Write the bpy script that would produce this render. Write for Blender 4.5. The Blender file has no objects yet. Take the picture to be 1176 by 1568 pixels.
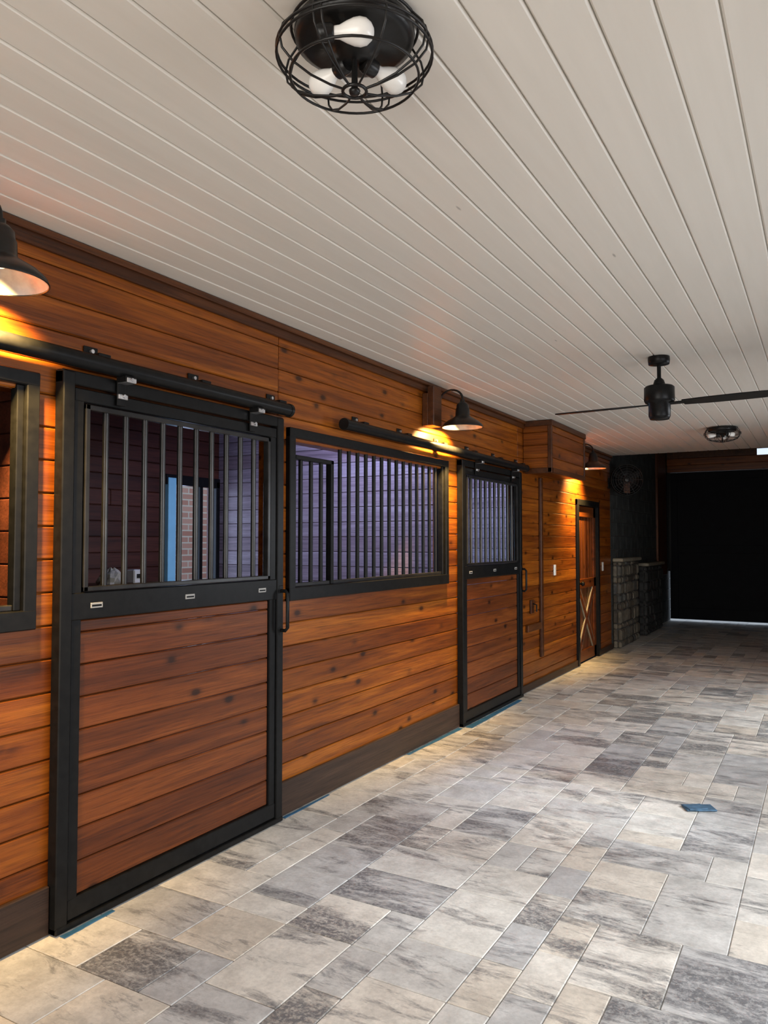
import bpy, bmesh, math, random
from mathutils import Vector, Matrix
R = random.Random(7)
scene = bpy.context.scene
TH = math.radians(29.8)
WX = -2.645      # aisle face of the left wall
CH = 2.74        # ceiling height

# ------------------------------------------------------------------ materials
def new_mat(name):
    m = bpy.data.materials.new(name); m.use_nodes = True
    nt = m.node_tree
    b = nt.nodes['Principled BSDF']
    return m, nt, b
def N(nt, t, **kw):
    n = nt.nodes.new(t)
    for k, v in kw.items(): setattr(n, k, v)
    return n
def ramp(nt, stops):
    n = N(nt, 'ShaderNodeValToRGB')
    cr = n.color_ramp
    while len(cr.elements) < len(stops): cr.elements.new(0.5)
    for e, (p, c) in zip(cr.elements, stops):
        e.position = p
        e.color = (c[0], c[1], c[2], 1) if not isinstance(c, (int, float)) else (c, c, c, 1)
    return n
def mix(nt, mode, fac, a, b):
    n = N(nt, 'ShaderNodeMix', data_type='RGBA', blend_type=mode)
    for idx, v in ((0, fac), (6, a), (7, b)):
        if isinstance(v, (int, float)): n.inputs[idx].default_value = v
        elif isinstance(v, tuple): n.inputs[idx].default_value = (v[0], v[1], v[2], 1)
        else: nt.links.new(v, n.inputs[idx])
    return n.outputs[2]
def math_(nt, op, a, b_):
    n = N(nt, 'ShaderNodeMath', operation=op)
    for i, v in enumerate((a, b_)):
        if isinstance(v, (int, float)): n.inputs[i].default_value = v
        else: nt.links.new(v, n.inputs[i])
    return n.outputs[0]
def coords(nt, scale, isl=0.0):
    L = nt.links
    tc = N(nt, 'ShaderNodeTexCoord')
    out = tc.outputs['Object']
    g = N(nt, 'ShaderNodeNewGeometry')
    if isl:
        vm = N(nt, 'ShaderNodeVectorMath', operation='MULTIPLY')
        vm.inputs[1].default_value = (isl, isl * 1.7, isl * 2.3)
        L.new(g.outputs['Random Per Island'], vm.inputs[0])
        va = N(nt, 'ShaderNodeVectorMath', operation='ADD')
        L.new(out, va.inputs[0]); L.new(vm.outputs[0], va.inputs[1])
        out = va.outputs[0]
    mp = N(nt, 'ShaderNodeMapping'); mp.inputs['Scale'].default_value = scale
    L.new(out, mp.inputs[0])
    return mp.outputs[0], g.outputs['Random Per Island'], out
def noise(nt, vec, scale, detail=4, rough=0.55, dist=0.0):
    n = N(nt, 'ShaderNodeTexNoise')
    n.inputs['Scale'].default_value = scale; n.inputs['Detail'].default_value = detail
    n.inputs['Roughness'].default_value = rough; n.inputs['Distortion'].default_value = dist
    nt.links.new(vec, n.inputs['Vector'])
    return n.outputs['Fac']
def bump(nt, b, h, strength, dist=0.01):
    n = N(nt, 'ShaderNodeBump'); n.inputs['Strength'].default_value = strength
    n.inputs['Distance'].default_value = dist
    nt.links.new(h, n.inputs['Height']); nt.links.new(n.outputs[0], b.inputs['Normal'])

def wood(name, dark, mid, light, axis='y', rough=0.36, knots=True, var=0.70):
    m, nt, b = new_mat(name); L = nt.links
    s = {'y': (16, 0.8, 16), 'x': (0.8, 16, 16), 'z': (16, 16, 0.8)}[axis]
    vec, rnd, raw = coords(nt, s, 7.0)
    n1 = noise(nt, vec, 0.9, 7, 0.62, 0.5)
    r1 = ramp(nt, [(0.25, dark), (0.48, mid), (0.76, light)])
    L.new(n1, r1.inputs[0])
    s4 = {'y': (75, 2.2, 75), 'x': (2.2, 75, 75), 'z': (75, 75, 2.2)}[axis]
    mpf = N(nt, 'ShaderNodeMapping'); mpf.inputs['Scale'].default_value = s4; L.new(raw, mpf.inputs[0])
    n2 = noise(nt, mpf.outputs[0], 1.6, 6, 0.65, 0.3)
    r2 = ramp(nt, [(0.32, 0.48), (0.5, 0.95), (0.68, 1.22)]); L.new(n2, r2.inputs[0])
    col = mix(nt, 'MULTIPLY', 0.9, r1.outputs[0], r2.outputs[0])
    r3 = ramp(nt, [(0, (var, var*0.92, var*0.9)), (1, (1.28, 1.32, 1.3))]); L.new(rnd, r3.inputs[0])
    col = mix(nt, 'MULTIPLY', 1.0, col, r3.outputs[0])
    if knots:
        s2 = {'y': (7, 3.8, 7), 'x': (3.8, 7, 7), 'z': (7, 7, 3.8)}[axis]
        mp = N(nt, 'ShaderNodeMapping'); mp.inputs['Scale'].default_value = s2
        L.new(raw, mp.inputs[0])
        v = N(nt, 'ShaderNodeTexVoronoi'); v.inputs['Scale'].default_value = 1.0
        L.new(mp.outputs[0], v.inputs['Vector'])
        d = math_(nt, 'ADD', v.outputs['Distance'], math_(nt, 'MULTIPLY', n2, 0.06))
        rk = ramp(nt, [(0.0, 0.05), (0.115, 0.15), (0.155, 0.55), (0.20, 0.82), (0.28, 1.0)])
        L.new(d, rk.inputs[0])
        col = mix(nt, 'MULTIPLY', 0.92, col, rk.outputs[0])
    L.new(col, b.inputs['Base Color'])
    b.inputs['Roughness'].default_value = rough
    b.inputs['Specular IOR Level'].default_value = 0.3
    bump(nt, b, n2, 0.2, 0.003)
    return m

M = {}
WD = ((0.070, 0.0145, 0.001), (0.190, 0.047, 0.0035), (0.34, 0.102, 0.008))
M['wood'] = wood('stained_cedar_siding', *WD)
M['wood_x'] = wood('stained_cedar_x', *WD, 'x')
M['wood_door'] = wood('stained_door_planks', (0.048, 0.011, 0.002), (0.115, 0.0275, 0.0045), (0.20, 0.054, 0.009), 'y', 0.38)
M['wood_z'] = wood('stained_wood_vertical', (0.05, 0.014, 0.003), (0.12, 0.032, 0.007), (0.20, 0.06, 0.012), 'z')
M['trim'] = wood('dark_walnut_trim', (0.030, 0.009, 0.002), (0.07, 0.021, 0.005), (0.11, 0.036, 0.009), 'y', 0.4, False)
M['base'] = wood('weathered_dark_baseboard', (0.020, 0.011, 0.007), (0.036, 0.019, 0.012), (0.06, 0.032, 0.02), 'y', 0.5, False)
M['stall_x'] = wood('stall_partition_boards', (0.15, 0.11, 0.13), (0.24, 0.18, 0.20), (0.31, 0.25, 0.27), 'x', 0.45, False, 0.9)
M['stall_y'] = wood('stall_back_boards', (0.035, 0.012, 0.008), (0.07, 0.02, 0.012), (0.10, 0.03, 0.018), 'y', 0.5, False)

def simple(name, col, rough=0.5, metal=0.0, nscale=20, var=0.25, bmp=0.0, emit=None, es=0, spec=0.5):
    m, nt, b = new_mat(name)
    vec, rnd, raw = coords(nt, (1, 1, 1))
    n = noise(nt, vec, nscale, 4)
    r = ramp(nt, [(0.3, tuple(c*(1-var) for c in col)), (0.7, tuple(min(1, c*(1+var)) for c in col))])
    nt.links.new(n, r.inputs[0]); nt.links.new(r.outputs[0], b.inputs['Base Color'])
    b.inputs['Roughness'].default_value = rough; b.inputs['Metallic'].default_value = metal
    b.inputs['Specular IOR Level'].default_value = spec
    if bmp: bump(nt, b, n, bmp, 0.005)
    if emit:
        b.inputs['Emission Color'].default_value = (*emit, 1); b.inputs['Emission Strength'].default_value = es
    return m
M['black'] = simple('black_powdercoat_metal', (0.0062, 0.0062, 0.0062), 0.36, 0.0, 30, 0.3, spec=0.15)
M['bar'] = simple('worn_black_bar_metal', (0.018, 0.0175, 0.0175), 0.28, 0.2, 12, 0.4, spec=0.4)
M['shade'] = simple('dark_bronze_shade', (0.014, 0.0135, 0.013), 0.32, 0.2, 12, 0.3, spec=0.3)
M['shade_in'] = simple('grey_enamel_shade_inside', (0.30, 0.31, 0.32), 0.35)
M['bulb'] = simple('white_bulb_glass', (0.82, 0.81, 0.77), 0.25, 0, 5, 0.05)
M['bulb_on'] = simple('lit_warm_bulb', (0.9, 0.8, 0.6), 0.3, 0, 5, 0.02, 0, (1, 0.8, 0.55), 2.0)
M['steel'] = simple('zinc_bolt', (0.55, 0.55, 0.56), 0.3, 0.9)
M['white'] = simple('white_plastic', (0.75, 0.74, 0.70), 0.4, 0, 10, 0.05)
M['label'] = simple('silver_label', (0.32, 0.31, 0.29), 0.4, 0, 10, 0.05)
M['blue'] = simple('blue_masking_tape', (0.025, 0.11, 0.22), 0.55, 0, 15, 0.25)
M['cloth'] = simple('slate_blue_cloth', (0.045, 0.10, 0.16), 0.7, 0, 25, 0.4)
M['bluejamb'] = simple('pale_blue_door_jamb', (0.3, 0.7, 0.9), 0.5, 0, 5, 0.08)  # blue sky light on the jamb, put into its base colour
M['rubber'] = simple('rubber_mat', (0.03, 0.03, 0.032), 0.8)
M['ground'] = simple('gravel_ground', (0.42, 0.42, 0.42), 0.9, 0, 8, 0.3, 0.3)
M['conc'] = simple('dark_block_wall', (0.040, 0.043, 0.040), 0.8, 0, 7, 0.5, 0.4)
M['stone_d'] = simple('dark_ledgestone', (0.036, 0.035, 0.032), 0.75, 0, 9, 0.6, 0.5)
M['slab'] = simple('tan_counter_slab', (0.26, 0.225, 0.16), 0.5, 0, 10, 0.25)
M['mortar'] = simple('mortar', (0.045, 0.042, 0.038), 0.9)
M['barndoor'] = simple('black_painted_barn_door', (0.0035, 0.004, 0.0055), 0.65, 0, 6, 0.3, spec=0.15)
M['joint'] = simple('paver_joint_sand', (0.19, 0.18, 0.165), 0.95, 0, 60, 0.4)
M['burlap'] = simple('crumpled_cloth', (0.5, 0.47, 0.4), 0.8, 0, 20, 0.3)
M['led'] = simple('cool_led_tube', (0.8, 0.85, 1.0), 0.4, 0, 5, 0.02, 0, (0.45, 0.6, 1.0), 3.0)  # glowing tube of the made-up stall fill fixtures

def stone_mat():
    m, nt, b = new_mat('ledgestone'); L = nt.links
    vec, rnd, raw = coords(nt, (1, 1, 1), 3)
    r = ramp(nt, [(0, (0.06, 0.047, 0.034)), (0.4, (0.13, 0.105, 0.072)), (0.75, (0.20, 0.17, 0.125)), (1, (0.08, 0.08, 0.075))])
    L.new(rnd, r.inputs[0])
    n = noise(nt, vec, 14, 6, 0.6)
    r2 = ramp(nt, [(0.3, 0.5), (0.7, 1.2)]); L.new(n, r2.inputs[0])
    L.new(mix(nt, 'MULTIPLY', 1, r.outputs[0], r2.outputs[0]), b.inputs['Base Color'])
    b.inputs['Roughness'].default_value = 0.75
    bump(nt, b, n, 0.7, 0.02)
    return m
M['stone'] = stone_mat()

def ceil_mat():
    m, nt, b = new_mat('painted_tongue_groove_ceiling'); L = nt.links
    vec, rnd, raw = coords(nt, (6, 0.5, 6), 4)
    n = noise(nt, vec, 4, 4)
    r = ramp(nt, [(0.3, (0.67, 0.635, 0.57)), (0.7, (0.705, 0.67, 0.605))]); L.new(n, r.inputs[0])
    r3 = ramp(nt, [(0, 0.98), (1, 1.01)]); L.new(rnd, r3.inputs[0])
    col = mix(nt, 'MULTIPLY', 1, r.outputs[0], r3.outputs[0])
    mp = N(nt, 'ShaderNodeMapping'); mp.inputs['Scale'].default_value = (4, 0.9, 4); L.new(raw, mp.inputs[0])
    v = N(nt, 'ShaderNodeTexVoronoi'); L.new(mp.outputs[0], v.inputs['Vector']); v.inputs['Scale'].default_value = 1
    rk = ramp(nt, [(0, 0.35), (0.015, 0.5), (0.025, 1)]); L.new(v.outputs['Distance'], rk.inputs[0])
    col = mix(nt, 'MULTIPLY', 0.8, col, rk.outputs[0])
    L.new(col, b.inputs['Base Color'])
    b.inputs['Roughness'].default_value = 0.42
    return m
M['ceil'] = ceil_mat()

def paver_mat():
    m, nt, b = new_mat('blended_concrete_pavers'); L = nt.links
    vec, rnd, raw = coords(nt, (1, 1, 1), 11)
    r = ramp(nt, [(0, (0.64, 0.57, 0.475)), (0.3, (0.74, 0.69, 0.61)), (0.55, (0.68, 0.645, 0.58)), (0.8, (0.60, 0.58, 0.54)), (1, (0.50, 0.49, 0.475))])
    L.new(rnd, r.inputs[0])
    rr = math_(nt, 'FRACT', math_(nt, 'MULTIPLY', rnd, 37.7), 0)
    mpa = N(nt, 'ShaderNodeMapping'); mpa.inputs['Scale'].default_value = (1.0, 3.0, 1); L.new(raw, mpa.inputs[0])
    n1 = noise(nt, mpa.outputs[0], 2.0, 8, 0.72, 0.5)
    mpb = N(nt, 'ShaderNodeMapping'); mpb.inputs['Scale'].default_value = (5, 20, 1); L.new(raw, mpb.inputs[0])
    n5 = noise(nt, mpb.outputs[0], 2.0, 6, 0.75, 0.8)
    s = math_(nt, 'ADD', n1, math_(nt, 'MULTIPLY', math_(nt, 'POWER', rr, 3.0), 0.17))
    s = math_(nt, 'ADD', s, math_(nt, 'MULTIPLY', math_(nt, 'SUBTRACT', n5, 0.5), 0.34))
    r1 = ramp(nt, [(0.54, 0.0), (0.60, 0.5), (0.69, 0.92)]); L.new(s, r1.inputs[0])
    n3 = noise(nt, vec, 60, 5, 0.7)
    r4 = ramp(nt, [(0.36, 0.35), (0.54, 1.0)]); L.new(n3, r4.inputs[0])
    msk = mix(nt, 'MULTIPLY', 1, r1.outputs[0], r4.outputs[0])
    col = mix(nt, 'MIX', msk, r.outputs[0], (0.12, 0.12, 0.125))
    n2 = noise(nt, vec, 9, 6, 0.65)
    r2 = ramp(nt, [(0.3, 0.76), (0.7, 1.12)]); L.new(n2, r2.inputs[0])
    col = mix(nt, 'MULTIPLY', 1, col, r2.outputs[0])
    r5 = ramp(nt, [(0.3, 0.82), (0.6, 1.05)]); L.new(n3, r5.inputs[0])
    col = mix(nt, 'MULTIPLY', 0.8, col, r5.outputs[0])
    L.new(col, b.inputs['Base Color'])
    rr2 = ramp(nt, [(0.35, 0.30), (0.65, 0.52)]); L.new(n2, rr2.inputs[0]); L.new(rr2.outputs[0], b.inputs['Roughness'])
    bump(nt, b, n3, 0.25, 0.004)
    return m
M['paver'] = paver_mat()

def brick_mat():
    m, nt, b = new_mat('whitewashed_brick'); L = nt.links
    tc = N(nt, 'ShaderNodeTexCoord'); sp = N(nt, 'ShaderNodeSeparateXYZ'); cb = N(nt, 'ShaderNodeCombineXYZ')
    L.new(tc.outputs['Object'], sp.inputs[0]); L.new(sp.outputs[1], cb.inputs[0]); L.new(sp.outputs[2], cb.inputs[1])
    br = N(nt, 'ShaderNodeTexBrick'); L.new(cb.outputs[0], br.inputs['Vector'])
    br.inputs['Scale'].default_value = 1
    br.inputs['Brick Width'].default_value = 0.3; br.inputs['Row Height'].default_value = 0.1; br.inputs['Mortar Size'].default_value = 0.012
    br.inputs['Color1'].default_value = (0.42, 0.20, 0.16, 1); br.inputs['Color2'].default_value = (0.55, 0.32, 0.27, 1)
    br.inputs['Mortar'].default_value = (0.6, 0.55, 0.5, 1)
    L.new(br.outputs[0], b.inputs['Base Color']); b.inputs['Roughness'].default_value = 0.8
    return m
M['brick'] = brick_mat()

# ------------------------------------------------------------------ mesh builder
class B:
    def __init__(s): s.v=[]; s.f=[]; s.m=[]; s.sm=[]; s.mats=[]
    def mi(s, k):
        if k not in s.mats: s.mats.append(k)
        return s.mats.index(k)
    def add(s, vs, fs, mat, smooth=False):
        o = len(s.v); s.v += [tuple(v) for v in vs]; i = s.mi(mat)
        for f in fs: s.f.append(tuple(a+o for a in f)); s.m.append(i); s.sm.append(smooth)
    def box(s, lo, hi, mat, c=0.0, mtx=None):
        lo, hi = [min(a, b) for a, b in zip(lo, hi)], [max(a, b) for a, b in zip(lo, hi)]
        ct = [(a+b)/2 for a, b in zip(lo, hi)]; h = [(b-a)/2 for a, b in zip(lo, hi)]
        c = min(c, min(h)*0.8)
        if c <= 0:
            vs = [Vector((ct[0]+x*h[0], ct[1]+y*h[1], ct[2]+z*h[2])) for x in (-1,1) for y in (-1,1) for z in (-1,1)]
            fs = [(0,1,3,2),(4,6,7,5),(0,4,5,1),(2,3,7,6),(0,2,6,4),(1,5,7,3)]
        else:
            vs = []; idx = {}
            for x in (-1,1):
                for y in (-1,1):
                    for z in (-1,1):
                        sg = (x, y, z)
                        for a in range(3):
                            idx[(sg, a)] = len(vs)
                            vs.append(Vector([ct[k]+sg[k]*(h[k] if k == a else h[k]-c) for k in range(3)]))
            fs = []
            for a in range(3):
                o = [k for k in range(3) if k != a]
                for sg in (-1, 1):
                    q = []
                    for p0, p1 in ((-1,-1),(1,-1),(1,1),(-1,1)):
                        t = [0,0,0]; t[a]=sg; t[o[0]]=p0; t[o[1]]=p1
                        q.append(idx[(tuple(t), a)])
                    fs.append(tuple(q))
                for p0 in (-1,1):
                    for p1 in (-1,1):
                        t0=[0,0,0]; t0[a]=-1; t0[o[0]]=p0; t0[o[1]]=p1
                        t1=list(t0); t1[a]=1
                        fs.append((idx[(tuple(t0),o[0])], idx[(tuple(t1),o[0])], idx[(tuple(t1),o[1])], idx[(tuple(t0),o[1])]))
            for x in (-1,1):
                for y in (-1,1):
                    for z in (-1,1): fs.append(tuple(idx[((x,y,z),a)] for a in range(3)))
        if mtx: vs = [mtx @ v for v in vs]
        s.add(vs, fs, mat)
    def tube(s, pts, r, mat, seg=10, closed=False, caps=True):
        pts = [Vector(p) for p in pts]; n = len(pts)
        rs = r if isinstance(r, (list, tuple)) else [r]*n
        tg = []
        for i in range(n):
            if closed: t = pts[(i+1)%n]-pts[i-1]
            else: t = pts[min(i+1,n-1)]-pts[max(i-1,0)]
            tg.append(t.normalized())
        up = Vector((0,0,1)) if abs(tg[0].z) < 0.9 else Vector((1,0,0))
        u = tg[0].cross(up).normalized(); vs = []
        for i in range(n):
            u = (u - tg[i]*u.dot(tg[i])).normalized(); w = tg[i].cross(u)
            for k in range(seg):
                a = 2*math.pi*k/seg
                vs.append(pts[i]+(u*math.cos(a)+w*math.sin(a))*rs[i])
        fs = []
        for i in range(n if closed else n-1):
            j = (i+1)%n
            for k in range(seg):
                fs.append((i*seg+k, i*seg+(k+1)%seg, j*seg+(k+1)%seg, j*seg+k))
        s.add(vs, fs, mat, True)
        if caps and not closed:
            s.add(vs[:seg], [tuple(range(seg))], mat); s.add(vs[-seg:], [tuple(range(seg))], mat)
    def lathe(s, prof, mat, mtx=Matrix(), seg=32, smooth=True, caps=True):
        vs = []; n = len(prof)
        for r, z in prof:
            for k in range(seg):
                a = 2*math.pi*k/seg; vs.append(mtx @ Vector((r*math.cos(a), r*math.sin(a), z)))
        fs = []
        for i in range(n-1):
            for k in range(seg): fs.append((i*seg+k, i*seg+(k+1)%seg, (i+1)*seg+(k+1)%seg, (i+1)*seg+k))
        s.add(vs, fs, mat, smooth)
        if caps:
            if prof[0][0] > 1e-4: s.add(vs[:seg], [tuple(range(seg))], mat)
            if prof[-1][0] > 1e-4: s.add(vs[-seg:], [tuple(range(seg))], mat)
    def ring(s, c, rad, r, mat, seg=48, rs=8):
        s.tube([(c[0]+rad*math.cos(2*math.pi*k/seg), c[1]+rad*math.sin(2*math.pi*k/seg), c[2]) for k in range(seg)], r, mat, rs, True)
    def make(s, name, origin=(0,0,0)):
        me = bpy.data.meshes.new(name)
        o = Vector(origin)
        me.from_pydata([tuple(Vector(v)-o) for v in s.v], [], s.f)
        for k in s.mats: me.materials.append(M[k])
        for p, i, sm in zip(me.polygons, s.m, s.sm): p.material_index = i; p.use_smooth = sm
        bm = bmesh.new(); bm.from_mesh(me)
        bmesh.ops.recalc_face_normals(bm, faces=bm.faces); bm.to_mesh(me); bm.free()
        ob = bpy.data.objects.new(name, me); ob.location = o
        scene.collection.objects.link(ob)
        return ob

P = 0.13
# ------------------------------------------------------------------ left wall siding
def siding_wall(b, xf, sgn, y0, y1, z0, z1, opens, mat, breaks=(), thick=0.10):
    """xf = visible face plane, sgn=+1 wall faces +x"""
    k = 0; z = z0
    while z < z1-1e-4:
        zt = min(z+P, z1)
        cuts = [(y0, y1)]
        for (a, c, zb, ztop) in opens:
            if min(zt, ztop)-max(z, zb) > 0.03:
                nc = []
                for (p, q) in cuts:
                    if c <= p or a >= q: nc.append((p, q)); continue
                    if a > p: nc.append((p, a))
                    if c < q: nc.append((c, q))
                cuts = nc
        for (p, q) in cuts:
            segs = []; cur = p
            bs = sorted([x for x in breaks if p < x < q and z > 2.1])
            while cur < q-1e-4:
                nx = cur + (R.uniform(1.6, 3.6) if not breaks else 9.0)
                for x in bs:
                    if cur < x-1e-3 < nx: nx = x; break
                nx = min(nx, q)
                segs.append((cur, nx)); cur = nx
            for (a, c) in segs:
                j = R.uniform(0, 0.0012)
                gp = 0.0025 if z > 2.1 and breaks else 0.0008
                b.box((xf-sgn*0.02, a+gp, z+0.0015), (xf-sgn*j, c-gp, zt-0.0015), mat, 0.005)
            b.box((xf-sgn*thick, p, z), (xf-sgn*0.0195, q, zt), mat)
        z = zt; k += 1

D1 = (1.985, 3.41); D2 = (5.83, 7.27); W1 = (3.50, 5.617); W0 = (-0.30, 1.90); TD = (9.33, 10.38)
b = B()
siding_wall(b, WX, 1, -2.5, 11.1, 0.02, CH, [
    (D1[0]+0.03, D1[1]-0.03, -1, 2.10), (D2[0]+0.03, D2[1]-0.03, -1, 2.10),
    (W1[0]+0.03, W1[1]-0.03, 1.19+0.02, 2.12), (W0[0]+0.03, W0[1]-0.03, 1.21, 2.12),
    (TD[0]+0.03, TD[1]-0.03, -1, 1.97)], 'wood', breaks=(3.43, 7.3))
b.make('wall_left')

# baseboards
b = B()
for (a, c) in ((-2.5, D1[0]), (D1[1], D2[0]), (D2[1], TD[0]), (TD[1], 11.1)):
    b.box((WX+0.001, a+0.002, 0.006), (WX+0.022, c-0.002, 0.19 if c < 6 else 0.08), 'base', 0.004)
b.make('baseboard_left')
# crown
b = B()
b.box((WX+0.001, -2.5, CH-0.075), (WX+0.022, 11.1, CH-0.001), 'trim', 0.004)
b.box((WX+0.022, -2.5, CH-0.030), (WX+0.042, 11.1, CH-0.001), 'trim', 0.006)
b.make('trim_1')

# ------------------------------------------------------------------ floor
b = B(); U = 0.155
fx0, fy0 = WX-0.02, -2.6
nx = int((0.90-fx0)/U)+1; ny = int((15.9-fy0)/U)+1
occ = [[False]*ny for _ in range(nx)]
sizes = [(2,2),(2,3),(3,2),(2,2),(3,2),(2,1),(2,3),(3,2),(1,2),(2,2)]
for j in range(ny):
    for i in range(nx):
        if occ[i][j]: continue
        cand = sizes[:]; R.shuffle(cand); cand.append((1,1))
        for (w, h) in cand:
            if i+w <= nx and j+h <= ny and all(not occ[i+a][j+c] for a in range(w) for c in range(h)):
                for a in range(w):
                    for c in range(h): occ[i+a][j+c] = True
                g = 0.0014; z = R.uniform(-0.0008, 0.0)
                b.box((fx0+i*U+g, fy0+j*U+g, -0.05), (fx0+(i+w)*U-g, fy0+(j+h)*U-g, z), 'paver', 0.0028)
                break
b.box((fx0, fy0, -0.08), (fx0+nx*U, fy0+ny*U, -0.004), 'joint')
b.make('floor')
b = B()
b.box((-5.2, -2.6, -0.08), (fx0-0.001, 11.1, -0.002), 'rubber')
b.make('floor_stalls')
b = B(); b.box((-40, -40, -0.3), (40, 50, -0.085), 'ground'); b.make('ground')

# ------------------------------------------------------------------ ceiling
b = B(); x = WX-0.1
while x < 0.95:
    w = 0.128
    b.box((x+0.0018, -2.6, CH+R.uniform(0,0.001)), (x+w-0.0018, 11.1, CH+0.02), 'ceil', 0.0055)
    x += w
b.box((WX-0.1, -2.6, CH+0.014), (0.95, 11.1, CH+0.12), 'ceil')
b.make('ceiling')
b = B(); b.box((-5.3, -2.6, CH), (WX-0.105, 11.1, CH+0.1), 'stall_y'); b.make('ceiling_stalls')
b = B(); b.box((WX-0.2, 11.105, 3.42), (1.0, 15.95, 3.52), 'conc'); b.box((WX-0.2, 11.105, CH+0.13), (1.0, 11.2, 3.42), 'conc'); b.make('ceiling_end_bay')

# ------------------------------------------------------------------ right wall (opposite side, unseen; openings added to let light onto the floor)
b = B()
siding_wall(b, 0.86, -1, -2.5, 15.85, 0.02, CH, [(1.2, 4.6, -1, 2.36), (6.3, 8.2, -1, 2.1)], 'wood')
b.box((0.87, 11.1, CH), (0.96, 15.85, 3.42), 'conc')
b.make('wall_right')

# ------------------------------------------------------------------ stall interiors
def partition(y, name, mat='stall_x'):
    b = B(); z = 0.0
    while z < CH-0.02:
        zt = min(z+P, CH)
        b.box((-5.1, y-0.05, z+0.002), (WX-0.105, y-0.033, zt-0.002), mat, 0.004)
        b.box((-5.1, y+0.033, z+0.002), (WX-0.105, y+0.05, zt-0.002), mat, 0.004)
        z = zt
    b.box((-5.1, y-0.034, 0), (WX-0.105, y+0.034, CH), mat)
    b.make(name)
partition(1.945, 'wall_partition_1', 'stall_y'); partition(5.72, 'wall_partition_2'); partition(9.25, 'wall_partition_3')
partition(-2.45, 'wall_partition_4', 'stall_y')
b = B()
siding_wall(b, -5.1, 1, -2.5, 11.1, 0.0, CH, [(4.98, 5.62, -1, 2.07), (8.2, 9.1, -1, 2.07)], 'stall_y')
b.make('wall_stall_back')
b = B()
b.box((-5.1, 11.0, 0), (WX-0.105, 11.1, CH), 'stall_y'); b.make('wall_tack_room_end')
b = B(); b.box((-9.2, 3, -0.08), (-9.0, 16, 3.2), 'brick'); b.make('wall_outside_brick')
# stall exterior door jamb
for (a, c) in ((4.98, 5.62), (8.2, 9.1)):
    b = B()
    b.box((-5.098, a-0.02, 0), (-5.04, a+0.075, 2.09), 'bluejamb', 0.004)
    b.box((-5.098, c-0.03, 0), (-5.05, c+0.02, 2.09), 'black', 0.004)
    b.box((-5.098, a-0.04, 2.03), (-5.05, c+0.02, 2.12), 'black', 0.004)
    for t in (0.2, 0.62):
        b.box((-5.09, a+(c-a)*t, 0), (-5.06, a+(c-a)*t+0.04, 2.05), 'black', 0.002)
    b.box((-5.09, a, 1.10), (-5.055, c, 1.16), 'black', 0.003)
    b.make('stall_exterior_gate')

# ------------------------------------------------------------------ stall doors
def stall_door(y0, y1):
    b = B(); X = WX
    b.box((X+0.002, y0, 0.004), (X+0.055, y0+0.055, 2.20), 'black', 0.004)
    b.box((X+0.002, y1-0.055, 0.004), (X+0.055, y1, 2.20), 'black', 0.004)
    b.box((X+0.002, y0, 2.15), (X+0.050, y1, 2.205), 'black', 0.004)
    b.box((X+0.002, y0, 0.004), (X+0.060, y1, 0.03), 'black', 0.004)
    a, c = y0+0.057, y1-0.057
    xa, xb = X+0.005, X+0.045
    b.box((xa, a, 0.035), (xb, a+0.05, 2.14), 'black', 0.004)
    b.box((xa, c-0.05, 0.035), (xb, c, 2.14), 'black', 0.004)
    b.box((xa, a, 0.035), (xb+0.002, c, 0.115), 'black', 0.004)
    b.box((xa, a-0.04, 1.205), (xb+0.004, c+0.01, 1.315), 'black', 0.004)
    b.box((xa, a, 2.085), (xb+0.002, c, 2.14), 'black', 0.004)
    z = 0.115
    while z < 1.205-0.01:
        zt = min(z+P, 1.205)
        b.box((xa+0.008, a+0.051, z+0.0015), (xb-0.012, c-0.051, zt-0.0015), 'wood_door', 0.005); z = zt
    # grill inner frame (angle iron)
    g0, g1 = a+0.055, c-0.055
    for yy in (g0, g1-0.022): b.box((xa+0.01, yy, 1.318), (xb+0.006, yy+0.022, 2.08), 'bar', 0.003)
    b.box((xa+0.01, g0, 1.318), (xb+0.006, g1, 1.338), 'bar', 0.003)
    b.box((xa+0.01, g0, 2.058), (xb+0.006, g1, 2.08), 'bar', 0.003)
    n = 10
    for i in range(1, n+1):
        yy = g0+0.01+(g1-g0-0.02)*i/(n+1)
        b.tube([(xa+0.022, yy, 1.33), (xa+0.022, yy, 2.07)], 0.0135, 'bar', 12)
    for (yy, zz) in ((a+0.12, 1.26), ((a+c)/2, 1.262), (c-0.12, 1.262)):
        b.box((xb+0.003, yy-0.03, zz-0.011), (xb+0.006, yy+0.03, zz+0.011), 'label', 0.001)
        b.box((xb+0.005, yy-0.024, zz-0.005), (xb+0.0065, yy+0.024, zz+0.003), 'black')
    # pull handle
    hy = y1-0.022
    b.tube([(X+0.05, hy, 1.25), (X+0.085, hy, 1.25), (X+0.10, hy, 1.235), (X+0.10, hy, 1.05), (X+0.085, hy, 1.035), (X+0.05, hy, 1.035)], 0.010, 'black', 8)
    b.box((X+0.05, hy-0.018, 1.235), (X+0.057, hy+0.018, 1.28), 'black', 0.002)
    b.box((X+0.05, hy-0.018, 1.01), (X+0.057, hy+0.018, 1.055), 'black', 0.002)
    return b.make('sliding_stall_door', (X, (y0+y1)/2, 0))
stall_door(*D1); stall_door(*D2)

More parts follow.
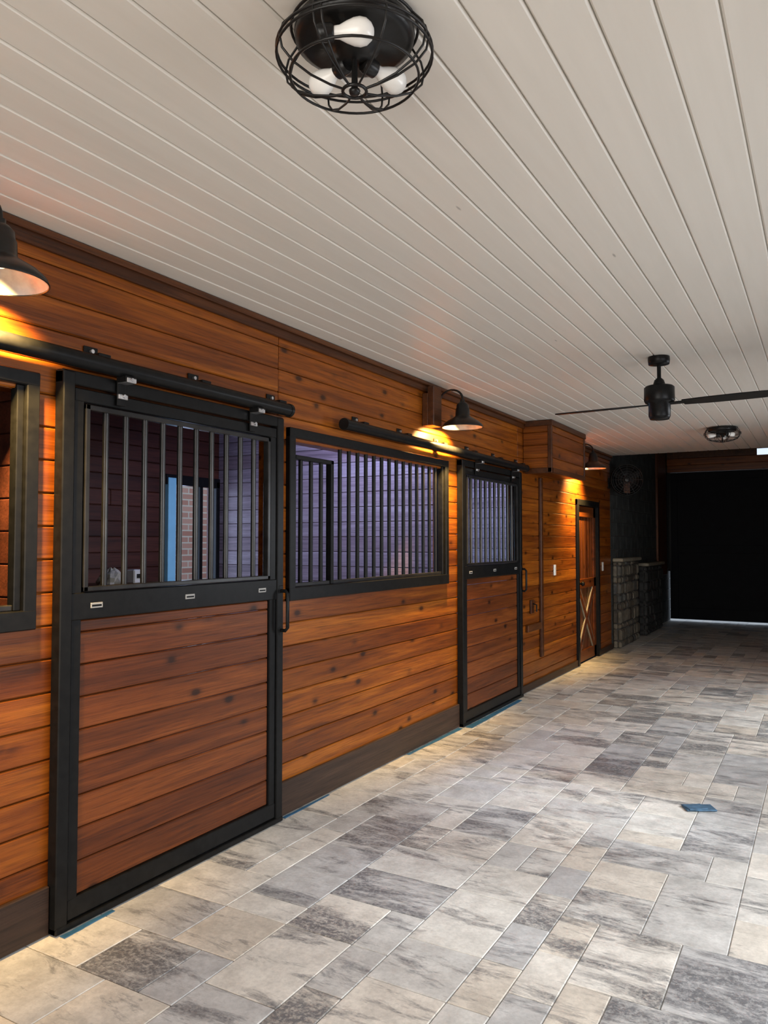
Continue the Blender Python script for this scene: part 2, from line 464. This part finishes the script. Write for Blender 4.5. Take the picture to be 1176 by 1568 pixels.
def track(y0, y1, ds):
    b = B(); x = WX+0.085; z = 2.245
    b.tube([(x, y0, z), (x, y1, z)], 0.034, 'black', 20)
    for yy in (y0, y1): b.tube([(x, yy-0.01, z), (x, yy+0.01, z)], 0.037, 'black', 20)
    yy = y0+0.25
    while yy < y1:
        b.box((WX+0.001, yy-0.035, z+0.01), (WX+0.008, yy+0.035, z+0.085), 'black', 0.002)
        b.box((WX+0.006, yy-0.03, z+0.03), (x+0.01, yy+0.03, z+0.045), 'black', 0.002)
        b.tube([(WX+0.008, yy, z+0.065), (WX+0.02, yy, z+0.065)], 0.009, 'steel', 8)
        yy += 0.6
    for yy in ds:
        b.box((x-0.03, yy-0.022, z-0.15), (x-0.022, yy+0.022, z-0.02), 'black', 0.002)
        b.box((x-0.022, yy-0.03, z-0.055), (x+0.036, yy+0.03, z-0.03), 'black', 0.002)
        for dz in (-0.045, -0.11):
            b.box((x-0.022, yy-0.025, z+dz-0.012), (x-0.01+ (0.05 if dz > -0.1 else 0), yy+0.025, z+dz+0.008), 'steel', 0.002)
            b.tube([(x-0.02, yy, z+dz), (x+0.045 if dz > -0.1 else x, yy, z+dz)], 0.008, 'steel', 8)
    b.make('sliding_door_track', (x, (y0+y1)/2, z))
track(0.1, 3.41, (D1[0]+0.28, D1[1]-0.28)); track(3.98, 7.30, (D2[0]+0.28, D2[1]-0.28))

def grill_window(y0, y1, name, gate_left=True):
    b = B(); X = WX; z0, z1 = 1.185, 2.17
    xa, xb = X-0.06, X+0.03
    w = 0.055
    b.box((xa, y0, z0), (xb, y0+w, z1), 'black', 0.004); b.box((xa, y1-w, z0), (xb, y1, z1), 'black', 0.004)
    b.box((xa, y0, z0), (xb+0.001, y1, z0+0.075), 'black', 0.004); b.box((xa, y0, z1-w), (xb+0.001, y1, z1), 'black', 0.004)
    a, c = y0+w, y1-w
    gw = 0.42
    for (p, q, zt) in ((a, a+gw, 2.02), (a+gw, c, z1-w)):
        b.box((X-0.03, p, z0+0.075), (X+0.002, q, z0+0.097), 'bar', 0.003)
        if zt < 2.1:
            b.box((X-0.03, p, zt-0.025), (X+0.012, q, zt), 'black', 0.003)
            b.box((X-0.03, p, z0+0.075), (X+0.012, p+0.028, zt), 'black', 0.003)
        b.box((X-0.03, q-0.03, z0+0.075), (X+0.012, q, zt), 'black', 0.003)
        n = round((q-p)/0.105)
        for i in range(1, n):
            yy = p+(q-p)*i/n
            b.tube([(X-0.015, yy, z0+0.08), (X-0.015, yy, zt-0.005)], 0.0135, 'black', 10)
    b.make(name)
grill_window(*W1, 'window_1'); grill_window(*W0, 'window_2')

# ------------------------------------------------------------------ soffit box, trims
b = B()
sx, s0, s1, sz = WX+0.29, 7.46, 8.68, 2.23
z = sz
while z < CH-0.02:
    zt = min(z+P, CH-0.001)
    b.box((sx-0.02, s0+0.02, z+0.0015), (sx, s1-0.02, zt-0.0015), 'wood', 0.005)
    b.box((WX+0.001, s0, z+0.0015), (sx-0.02, s0+0.02, zt-0.0015), 'wood_x', 0.005)
    b.box((WX+0.001, s1-0.02, z+0.0015), (sx-0.02, s1, zt-0.0015), 'wood_x', 0.005)
    z = zt
b.box((WX+0.001, s0+0.018, sz+0.005), (sx-0.018, s1-0.018, CH-0.004), 'wood')
b.box((sx-0.03, s0-0.012, sz-0.02), (sx+0.012, s0+0.03, CH-0.002), 'trim', 0.004)
b.box((sx-0.03, s1-0.03, sz-0.02), (sx+0.012, s1+0.012, CH-0.002), 'trim', 0.004)
b.box((WX+0.024, s0-0.012, sz-0.025), (sx+0.014, s0+0.03, sz+0.03), 'trim', 0.004)
b.box((sx-0.03, s0, sz-0.025), (sx+0.014, s1, sz+0.03), 'trim', 0.004)
b.box((WX+0.024, s0-0.016, CH-0.06), (sx+0.02, s1+0.016, CH-0.003), 'trim', 0.004)
b.make('ceiling_soffit_box')
b = B()
b.box((WX+0.001, 7.93, 0.3), (WX+0.03, 8.0, 2.2), 'trim', 0.004)
b.box((WX+0.001, 7.50, 0.60), (WX+0.03, 7.93, 0.67), 'trim', 0.004)
b.make('trim_2')
b = B(); b.box((WX+0.046, 5.20, 2.40), (WX+0.10, 5.34, CH-0.04), 'trim', 0.006); b.box((WX+0.001, 5.20, 2.40), (WX+0.05, 5.34, CH-0.09), 'trim', 0.004); b.make('wooden_mounting_block')

# wall latch bracket
b = B()
b.box((WX+0.001, 7.62, 0.78), (WX+0.02, 7.72, 0.92), 'trim', 0.003)
b.tube([(WX+0.02, 7.67, 0.88), (WX+0.06, 7.67, 0.87), (WX+0.06, 7.67, 0.80)], 0.008, 'black', 8)
b.make('tack_hook')

# tack room door with X brace
b = B(); y0, y1 = TD; X = WX
b.box((X-0.05, y0, 0.004), (X+0.03, y0+0.07, 2.04), 'black', 0.004)
b.box((X-0.05, y1-0.07, 0.004), (X+0.03, y1, 2.04), 'black', 0.004)
b.box((X-0.05, y0, 1.97), (X+0.031, y1, 2.045), 'black', 0.004)
a, c = y0+0.073, y1-0.073; xa = X-0.03
n = 6
for i in range(n):
    b.box((xa-0.02, a+(c-a)*i/n+0.001, 0.02), (xa, a+(c-a)*(i+1)/n-0.001, 1.965), 'wood_z', 0.004)
w = 0.10
for (p, q, zz0, zz1) in ((a, a+w, 0.02, 1.965), (c-w, c, 0.02, 1.965), (a, c, 0.02, 0.16), (a, c, 0.93, 1.05), (a, c, 1.83, 1.965)):
    b.box((xa+0.0005, p, zz0), (xa+0.02, q, zz1), 'wood_door', 0.004)
for sg in (1, -1):
    cy, cz = (a+c)/2, 0.545; dy, dz = (c-a-2*w), 0.77; Ln = math.hypot(dy, dz); ang = math.atan2(dz, dy)*sg
    mt = Matrix.Translation((xa+0.011+0.001*sg, cy, cz)) @ Matrix.Rotation(ang, 4, 'X')
    b.box((-0.010, -Ln/2, -0.055), (0.008, Ln/2, 0.055), 'slab', 0.003, mt)
    b.box((-0.010, -Ln/2, -0.040), (0.0105, Ln/2, 0.040), 'wood_door', 0.003, mt)
b.lathe([(0.028, 0), (0.028, 0.008), (0.012, 0.012), (0.012, 0.04), (0.026, 0.05), (0.03, 0.065), (0.02, 0.08), (0, 0.082)], 'black',
        Matrix.Translation((xa+0.02, a+0.05, 1.0)) @ Matrix.Rotation(math.pi/2, 4, 'Y'), 16)
b.make('door_1')

def outlet(y, z, name='electrical_outlet', x=WX+0.0015):
    b = B()
    b.box((x, y-0.038, z-0.06), (x+0.007, y+0.038, z+0.06), 'white', 0.003)
    for dz in (-0.022, 0.022):
        b.box((x+0.006, y-0.018, z+dz-0.015), (x+0.009, y+0.018, z+dz+0.015), 'white', 0.002)
        for dy in (-0.007, 0.007): b.box((x+0.0085, y+dy-0.0015, z+dz-0.006), (x+0.0093, y+dy+0.0015, z+dz+0.006), 'black')
    b.make(name, (x, y, z))
outlet(8.47, 1.20); outlet(10.62, 1.18)

# ------------------------------------------------------------------ gooseneck lamps
def gooseneck(y):
    cx = WX+0.235; rz = 2.40
    b = B(); T = Matrix.Translation((cx, y, rz))
    prof = [(0.157,0.0),(0.158,0.006),(0.150,0.022),(0.125,0.045),(0.090,0.066),(0.062,0.082),(0.056,0.092),(0.054,0.14),(0.048,0.152),(0.046,0.175),(0.030,0.192),(0.018,0.20),(0.018,0.215)]
    b.lathe(prof, 'shade', T, 40, True, False)
    inn = [(0.1565,0.0),(0.148,0.019),(0.123,0.042),(0.088,0.063),(0.060,0.079),(0.050,0.09),(0.001,0.091)]
    b.lathe(inn, 'shade_in', T, 40, True, False)
    b.ring((cx, y, rz+0.001), 0.157, 0.003, 'shade', 40, 6)
    b.lathe([(0.0, 0.045), (0.018, 0.05), (0.026, 0.065), (0.02, 0.082), (0.014, 0.09)], 'bulb_on', T, 16)
    pts = []
    r0 = 0.095; yc = cx-r0
    pts.append((cx, y, rz+0.21)); 
    for k in range(0, 13):
        a = math.pi*k/12
        pts.append((yc+r0*math.cos(a), y, rz+0.225+0.075*math.sin(a)))
    pts += [(cx-2*r0, y, rz+0.18), (cx-2*r0, y, rz+0.15), (cx-2*r0-0.01, y, rz+0.128), (WX+0.01, y, rz+0.12)]
    b.tube(pts, 0.0085, 'shade', 10)
    b.lathe([(0.055, 0), (0.055, 0.012), (0.04, 0.02), (0.016, 0.026)], 'shade', Matrix.Translation((WX+0.0015, y, rz+0.12)) @ Matrix.Rotation(math.pi/2, 4, 'Y'), 24)
    ob = b.make('gooseneck_barn_light', (cx, y, rz))
    ld = bpy.data.lights.new('bulb_light', 'SPOT'); ld.energy = 500; ld.color = (1, 0.62, 0.20); ld.shadow_soft_size = 0.025
    ld.spot_size = math.radians(118); ld.spot_blend = 0.8
    lo = bpy.data.objects.new('bulb_light', ld); scene.collection.objects.link(lo); lo.parent = ob; lo.location = (0, 0, 0.012)
    lo.rotation_euler = (0, math.radians(48), 0)
for y in (1.585, 5.43, 9.29): gooseneck(y)

# ------------------------------------------------------------------ cage ceiling lights
def cage_light(x, y, rot=0.0):
    b = B(); T = Matrix.Translation((x, y, CH))
    b.lathe([(0.075, -0.0005), (0.138, -0.004), (0.143, -0.02), (0.140, -0.038), (0.12, -0.048), (0.06, -0.054), (0.05, -0.066), (0.035, -0.078), (0.0, -0.08)], 'shade', T, 40)
    prof = [(0.150,-0.010),(0.176,-0.04),(0.184,-0.068),(0.178,-0.096),(0.152,-0.122),(0.108,-0.142),(0.06,-0.153),(0.028,-0.156)]
    for i in range(8):
        for d in (-0.055, 0.055):
            a = rot+2*math.pi*i/8
            pts = []
            for r, z in prof:
                aa = a + d*min(1, (r-0.02)/0.12)
                pts.append((x+r*math.cos(aa), y+r*math.sin(aa), CH+z))
            if i % 2 == 0 or d > 0: b.tube(pts, 0.0028, 'shade', 6)
    b.ring((x, y, CH-0.010), 0.150, 0.0035, 'shade'); b.ring((x, y, CH-0.062), 0.184, 0.0032, 'shade'); b.ring((x, y, CH-0.075), 0.184, 0.0032, 'shade')
    b.ring((x, y, CH-0.123), 0.152, 0.0032, 'shade')
    b.ring((x, y, CH-0.156), 0.028, 0.004, 'shade', 24)
    b.lathe([(0, -0.164), (0.012, -0.162), (0.014, -0.154), (0.008, -0.148), (0.006, -0.08)], 'shade', T, 12)
    # three sockets pinwheeled around the hub
    for ad, tan in ((-68, True), (62, False), (160, False)):
        a = rot + math.radians(ad)
        if tan: m = T @ Matrix.Rotation(a, 4, 'Z') @ Matrix.Translation((0.112, -0.075, -0.088)) @ Matrix.Rotation(math.pi/2, 4, 'Z') @ Matrix.Rotation(math.radians(90), 4, 'Y')
        else: m = T @ Matrix.Rotation(a, 4, 'Z') @ Matrix.Translation((0.025, 0, -0.078)) @ Matrix.Rotation(math.radians(95), 4, 'Y')
        b.lathe([(0.017, 0), (0.02, 0.005), (0.02, 0.035), (0.016, 0.038)], 'shade', m, 16)
        if tan: b.tube([m @ Vector((0, 0, 0.01)), T @ Vector((0.05*math.cos(a), 0.05*math.sin(a), -0.05))], 0.01, 'shade', 8)
        b.lathe([(0.013, 0.035), (0.0145, 0.05), (0.022, 0.066), (0.028, 0.082), (0.030, 0.096), (0.027, 0.110), (0.018, 0.121), (0.007, 0.1265), (0, 0.127)], 'bulb', m, 20)
    b.make('cage_ceiling_light', (x, y, CH))
cage_light(-0.945, 1.51, 0.1); cage_light(-0.93, 8.9, 0.5)

# ------------------------------------------------------------------ ceiling fan
b = B(); fx, fy = -0.93, 5.28; T = Matrix.Translation((fx, fy, 0))
b.lathe([(0.068, CH-0.001), (0.07, CH-0.02), (0.066, CH-0.05), (0.03, CH-0.058), (0.014, CH-0.06)], 'black', T, 28)
b.lathe([(0.013, CH-0.06), (0.013, 2.60), (0.03, 2.585), (0.038, 2.56), (0.04, 2.548), (0.085, 2.545), (0.096, 2.535), (0.097, 2.45), (0.09, 2.435), (0.07, 2.43), (0.069, 2.345), (0.06, 2.325), (0.0, 2.32)], 'black', T, 28)
for ang in (math.radians(175), math.radians(-5)):
    mt = Matrix.Translation((fx, fy, 2.425)) @ Matrix.Rotation(ang, 4, 'Z') @ Matrix.Rotation(math.radians(-7 if ang > 0 else -8), 4, 'X')
    b.box((0.06, -0.022, -0.004), (0.20, 0.022, 0.004), 'black', 0.002, mt)
    vs = []; prof = [(0.15,0.045),(0.30,0.058),(0.50,0.062),(0.62,0.06),(0.70,0.05),(0.715,0.03)]
    for z in (-0.004, 0.004):
        for (xx, w) in prof: vs.append(mt @ Vector((xx, -w, z)))
        for (xx, w) in reversed(prof): vs.append(mt @ Vector((xx, w, z)))
    n = 12
    b.add(vs, [tuple(range(n)), tuple(range(n, 2*n))]+[(i, (i+1)%n, n+(i+1)%n, n+i) for i in range(n)], 'black')
b.make('ceiling_fan', (fx, fy, CH))

# ------------------------------------------------------------------ end bay
b = B()
z = 0.0; row = 0
while z < 3.42:
    zt = min(z+0.2, 3.42); y = 11.1-(0.2 if row % 2 else 0)
    while y < 15.9:
        a, c = max(y, 11.1), min(y+0.4, 15.9)
        if c-a > 0.02: b.box((WX-0.15, a+0.003, z+0.003), (WX-0.002, c-0.003, zt-0.003), 'conc', 0.006)
        y += 0.4
    z = zt; row += 1
b.box((WX-0.15, 11.1, 0), (WX-0.008, 15.9, 3.42), 'mortar')
b.make('wall_left_end_bay')
b = B(); b.box((WX, 14.5, 0.9), (WX+0.04, 15.35, 3.41), 'wood_z', 0.005); b.make('trim_3')
def stone_block(y0, y1, h, xf, mat, name):
    b = B(); z = 0.005
    b.box((WX+0.002, y0+0.02, 0.005), (xf-0.03, y1-0.02, h-0.05), 'mortar')
    while z < h-0.055:
        zt = min(z+R.uniform(0.06, 0.19), h-0.05)
        if h-0.05-zt < 0.05: zt = h-0.05
        y = y0
        while y < y1-0.01:
            q = min(y+R.uniform(0.08, 0.30), y1)
            if y1-q < 0.08: q = y1
            mt = Matrix.Translation((xf-0.03-R.uniform(0, 0.018), (y+q)/2, (z+zt)/2)) @ Matrix.Rotation(R.uniform(-0.12, 0.12), 4, 'X') @ Matrix.Rotation(R.uniform(-0.08, 0.08), 4, 'Z')
            hy, hz = (q-y)/2-0.003, (zt-z)/2-0.003
            b.box((-0.03, -hy, -hz), (0.03, hy, hz), mat, 0.022, mt)
            y = q
        b.box((WX+0.002, y0-R.uniform(0, 0.01), z+0.004), (xf-0.065, y0+0.05, zt-0.004), mat, 0.012)
        b.box((WX+0.002, y1-0.05, z+0.004), (xf-0.065, y1+R.uniform(0, 0.01), zt-0.004), mat, 0.012)
        z = zt
    b.box((WX+0.002, y0-0.03, h-0.05), (xf+0.03, y1+0.03, h), 'slab', 0.012)
    b.make(name)
stone_block(11.2, 12.45, 1.28, WX+0.12, 'stone', 'stone_counter')
stone_block(12.95, 14.35, 1.17, WX+0.14, 'stone_d', 'dark_stone_counter')
# wall fan
b = B(); FC = Vector((WX+0.25, 11.0, 2.38))
m = Matrix.Translation(FC) @ Matrix.Rotation(math.radians(-66), 4, 'Z') @ Matrix.Rotation(math.pi/2, 4, 'Y')
b.lathe([(0.0, -0.10), (0.07, -0.10), (0.09, -0.08), (0.09, -0.03), (0.20, -0.02), (0.22, 0.0), (0.22, 0.05), (0.21, 0.055), (0.21, 0.005), (0.04, 0.0)], 'black', m, 36)
for rr in (0.05, 0.085, 0.12, 0.155, 0.19, 0.213):
    b.tube([m @ Vector((rr*math.cos(t*math.pi/16), rr*math.sin(t*math.pi/16), 0.06)) for t in range(32)], 0.003, 'bar', 6, True)
for k in range(12):
    a = k*math.pi/6; b.tube([m @ Vector((0.03*math.cos(a), 0.03*math.sin(a), 0.06)), m @ Vector((0.213*math.cos(a), 0.213*math.sin(a), 0.05))], 0.003, 'bar', 6)
for k in range(3):
    a = k*2*math.pi/3
    mt = m @ Matrix.Rotation(a, 4, 'Z') @ Matrix.Translation((0.11, 0, 0.03)) @ Matrix.Rotation(0.4, 4, 'X')
    b.box((-0.08, -0.045, -0.003), (0.08, 0.045, 0.003), 'shade', 0.002, mt)
b.lathe([(0.04, 0.02), (0.04, 0.06), (0.03, 0.068), (0, 0.07)], 'bar', m, 20)
b.tube([m @ Vector((0, 0, -0.09)), (WX+0.1, 11.06, 2.34), (WX+0.01, 11.04, 2.34)], 0.018, 'black', 10)
b.box((WX+0.001, 10.98, 2.27), (WX+0.015, 11.09, 2.42), 'black', 0.003)
b.make('wall_mounted_fan', FC)

# end wall + barn doors
b = B()
YE = 15.7
z = 2.86
while z < 3.42:
    zt = min(z+P, 3.42)
    if z > 3.1 and zt < 3.3:
        b.box((WX, YE, z+0.0015), (-1.06, YE+0.06, zt-0.0015), 'trim', 0.004); b.box((0.3, YE, z), (0.85, YE+0.06, zt), 'trim', 0.004)
    else: b.box((WX, YE, z+0.0015), (0.85, YE+0.06, zt-0.0015), 'wood_x', 0.004); b.box((WX, YE+0.05, z-0.005), (0.85, YE+0.08, zt+0.005), 'trim')
    z = zt
b.make('wall_end')
b = B()
b.box((WX+0.002, YE, 0.95), (WX+0.06, YE+0.08, 2.85), 'black')
for (p, q) in ((WX+0.03, -0.82), (-0.81, 0.84)):
    b.box((p, YE+0.03, 0.035), (q, YE+0.05, 2.85), 'barndoor')
    for (u0, u1, v0, v1, dd) in ((p, p+0.15, 0.035, 2.85, 0), (q-0.15, q, 0.035, 2.85, 0), (p+.15, q-.15, 0.035, 0.25, 0), (p+.15, q-.15, 1.3, 1.45, 0), (p+.15, q-.15, 2.7, 2.85, 0)):
        b.box((u0, YE+0.008, v0), (u1, YE+0.032, v1), 'barndoor', 0.003)
b.make('door_2')

# ------------------------------------------------------------------ small things
def tape(name, quad, z=0.001):
    b = B(); n = 10
    vs = []
    for i in range(n+1):
        t = i/n
        a = Vector((*quad[0], 0)).lerp(Vector((*quad[1], 0)), t); c = Vector((*quad[3], 0)).lerp(Vector((*quad[2], 0)), t)
        h = z+0.0005+0.0025*R.random()
        vs += [(a.x, a.y, 0.001), (c.x+0.004*R.random(), c.y, 0.001), (a.x, a.y, h), (c.x, c.y, h)]
    fs = []
    for i in range(n):
        o = i*4
        fs += [(o, o+4, o+5, o+1), (o+2, o+3, o+7, o+6), (o, o+2, o+6, o+4), (o+1, o+5, o+7, o+3)]
    fs += [(0,1,3,2), (n*4, n*4+2, n*4+3, n*4+1)]
    b.add(vs, fs, 'blue'); b.make(name)
X = WX
tape('blue_masking_tape_strip', [(X+0.063, 2.0), (X+0.063, 2.25), (X+0.08, 2.25), (X+0.09, 2.0)])
tape('blue_masking_tape_strip', [(X+0.024, 3.45), (X+0.024, 3.9), (X+0.036, 3.9), (X+0.045, 3.45)])
tape('blue_masking_tape_strip', [(X+0.024, 4.9), (X+0.024, 5.8), (X+0.06, 5.8), (X+0.045, 4.9)])
tape('blue_masking_tape_strip', [(X+0.063, 5.85), (X+0.063, 7.1), (X+0.10, 7.1), (X+0.12, 5.85)])
b = B(); mt = Matrix.Translation((-0.65, 4.74, 0.012)) @ Matrix.Rotation(0.5, 4, 'Z')
b.box((-0.085, -0.05, -0.010), (0.085, 0.05, 0.000), 'cloth', 0.004, mt)
b.box((-0.08, -0.045, -0.001), (0.03, 0.04, 0.005), 'cloth', 0.003, mt @ Matrix.Rotation(0.15, 4, 'Z'))
b.make('blue_cleaning_cloth')

# feed bin with things on it seen through the bars of the first stall door
b = B()
b.box((-4.6, 3.45, 0.0), (-4.1, 4.25, 1.19), 'stall_y', 0.01); b.box((-4.62, 3.43, 1.19), (-4.08, 4.27, 1.22), 'trim', 0.005)
b.make('feed_bin')
b = B(); b.box((-4.33, 3.86, 1.221), (-4.25, 3.95, 1.32), 'white', 0.008); b.box((-4.25, 3.885, 1.26), (-4.245, 3.92, 1.29), 'black'); b.make('white_supply_box')
b = B(); vs = []; n = 16
for i in range(7):
    for k in range(n):
        a = 2*math.pi*k/n; rr = [0.085, 0.09, 0.08, 0.065, 0.045, 0.02, 0.001][i]*R.uniform(0.75, 1.15)
        vs.append((-4.30+rr*math.cos(a), 3.70+rr*math.sin(a), 1.221+[0, 0.02, 0.05, 0.075, 0.095, 0.11, 0.112][i]*(R.uniform(0.9, 1.1))))
fs = [(i*n+k, i*n+(k+1)%n, (i+1)*n+(k+1)%n, (i+1)*n+k) for i in range(6) for k in range(n)]+[tuple(range(n))]
b.add(vs, fs, 'burlap'); b.make('crumpled_feed_sack')

# ------------------------------------------------------------------ lights
def area(name, loc, rot, sx_, sy_, e, col, parent=None):
    ld = bpy.data.lights.new(name, 'AREA'); ld.shape = 'RECTANGLE'; ld.size = sx_; ld.size_y = sy_; ld.energy = e; ld.color = col
    o = bpy.data.objects.new(name, ld); o.location = loc; o.rotation_euler = rot; scene.collection.objects.link(o)
    if parent: o.parent = parent
area('daylight_open_barn_end', (-0.9, -2.9, 1.35), (math.radians(90), 0, 0), 3.3, 2.5, 175, (1.0, 0.95, 0.87))
area('daylight_side_opening', (1.7, 2.9, 2.3), (0, math.radians(58), 0), 2.2, 3.2, 185, (0.93, 0.96, 1.0))  # added fill lamp outside the made-up right wall opening
area('daylight_side_window', (1.5, 7.25, 1.9), (0, math.radians(62), 0), 1.9, 1.8, 140, (0.90, 0.95, 1.0))  # second added fill lamp, at the farther made-up opening
area('sky_stall_gate', (-5.5, 5.3, 1.2), (0, math.radians(-90), 0), 2.0, 0.7, 22, (0.5, 0.65, 1.0))
area('sky_stall_gate_far', (-5.5, 8.65, 1.2), (0, math.radians(-90), 0), 2.0, 0.9, 60, (0.35, 0.6, 1.0))
def patch(loc, tgt, deg, e):
    ld = bpy.data.lights.new('sky_gleam', 'SPOT'); ld.energy = e; ld.color = (0.82, 0.91, 1.0)  # added spot, there only to lay a cool pale patch on the pavers
    ld.spot_size = math.radians(deg); ld.spot_blend = 1.0; ld.shadow_soft_size = 0.15
    o = bpy.data.objects.new('sky_gleam', ld); o.location = loc
    o.rotation_euler = (Vector(tgt)-Vector(loc)).to_track_quat('-Z', 'Y').to_euler(); scene.collection.objects.link(o)
patch((2.6, 4.2, 2.2), (-1.35, 4.45, 0), 18, 650)
patch((2.6, 2.6, 2.2), (-1.5, 2.95, 0), 13, 520)
# cool fill fixtures, made up to brighten the stall partitions
for (lx, ly, e) in ((-3.25, 4.75, 34), (-3.3, 8.2, 34)):
    b = B(); b.box((lx-0.3, ly-0.035, CH-0.05), (lx+0.3, ly+0.035, CH-0.001), 'white', 0.006)
    b.tube([(lx-0.28, ly, CH-0.062), (lx+0.28, ly, CH-0.062)], 0.012, 'led', 12)
    ob = b.make('led_batten_light', (lx, ly, CH))
    area('batten_glow', (0, 0.02, -0.08), (math.radians(35), 0, 0), 0.55, 0.05, e, (0.46, 0.56, 1.0), ob)
w = bpy.data.worlds.new('sky'); scene.world = w; w.use_nodes = True
bg = w.node_tree.nodes['Background']; bg.inputs[0].default_value = (0.74, 0.85, 1.0, 1); bg.inputs[1].default_value = 1.1
scene.view_settings.view_transform = 'Standard'

# ------------------------------------------------------------------ camera
cd = bpy.data.cameras.new('camera'); cd.sensor_fit = 'VERTICAL'; cd.sensor_height = 24; cd.lens = 24*1178/1568
co = bpy.data.objects.new('camera', cd); scene.collection.objects.link(co)
co.location = (0, 0, 1.52); co.rotation_euler = (math.radians(92.2), 0, TH)
scene.camera = co
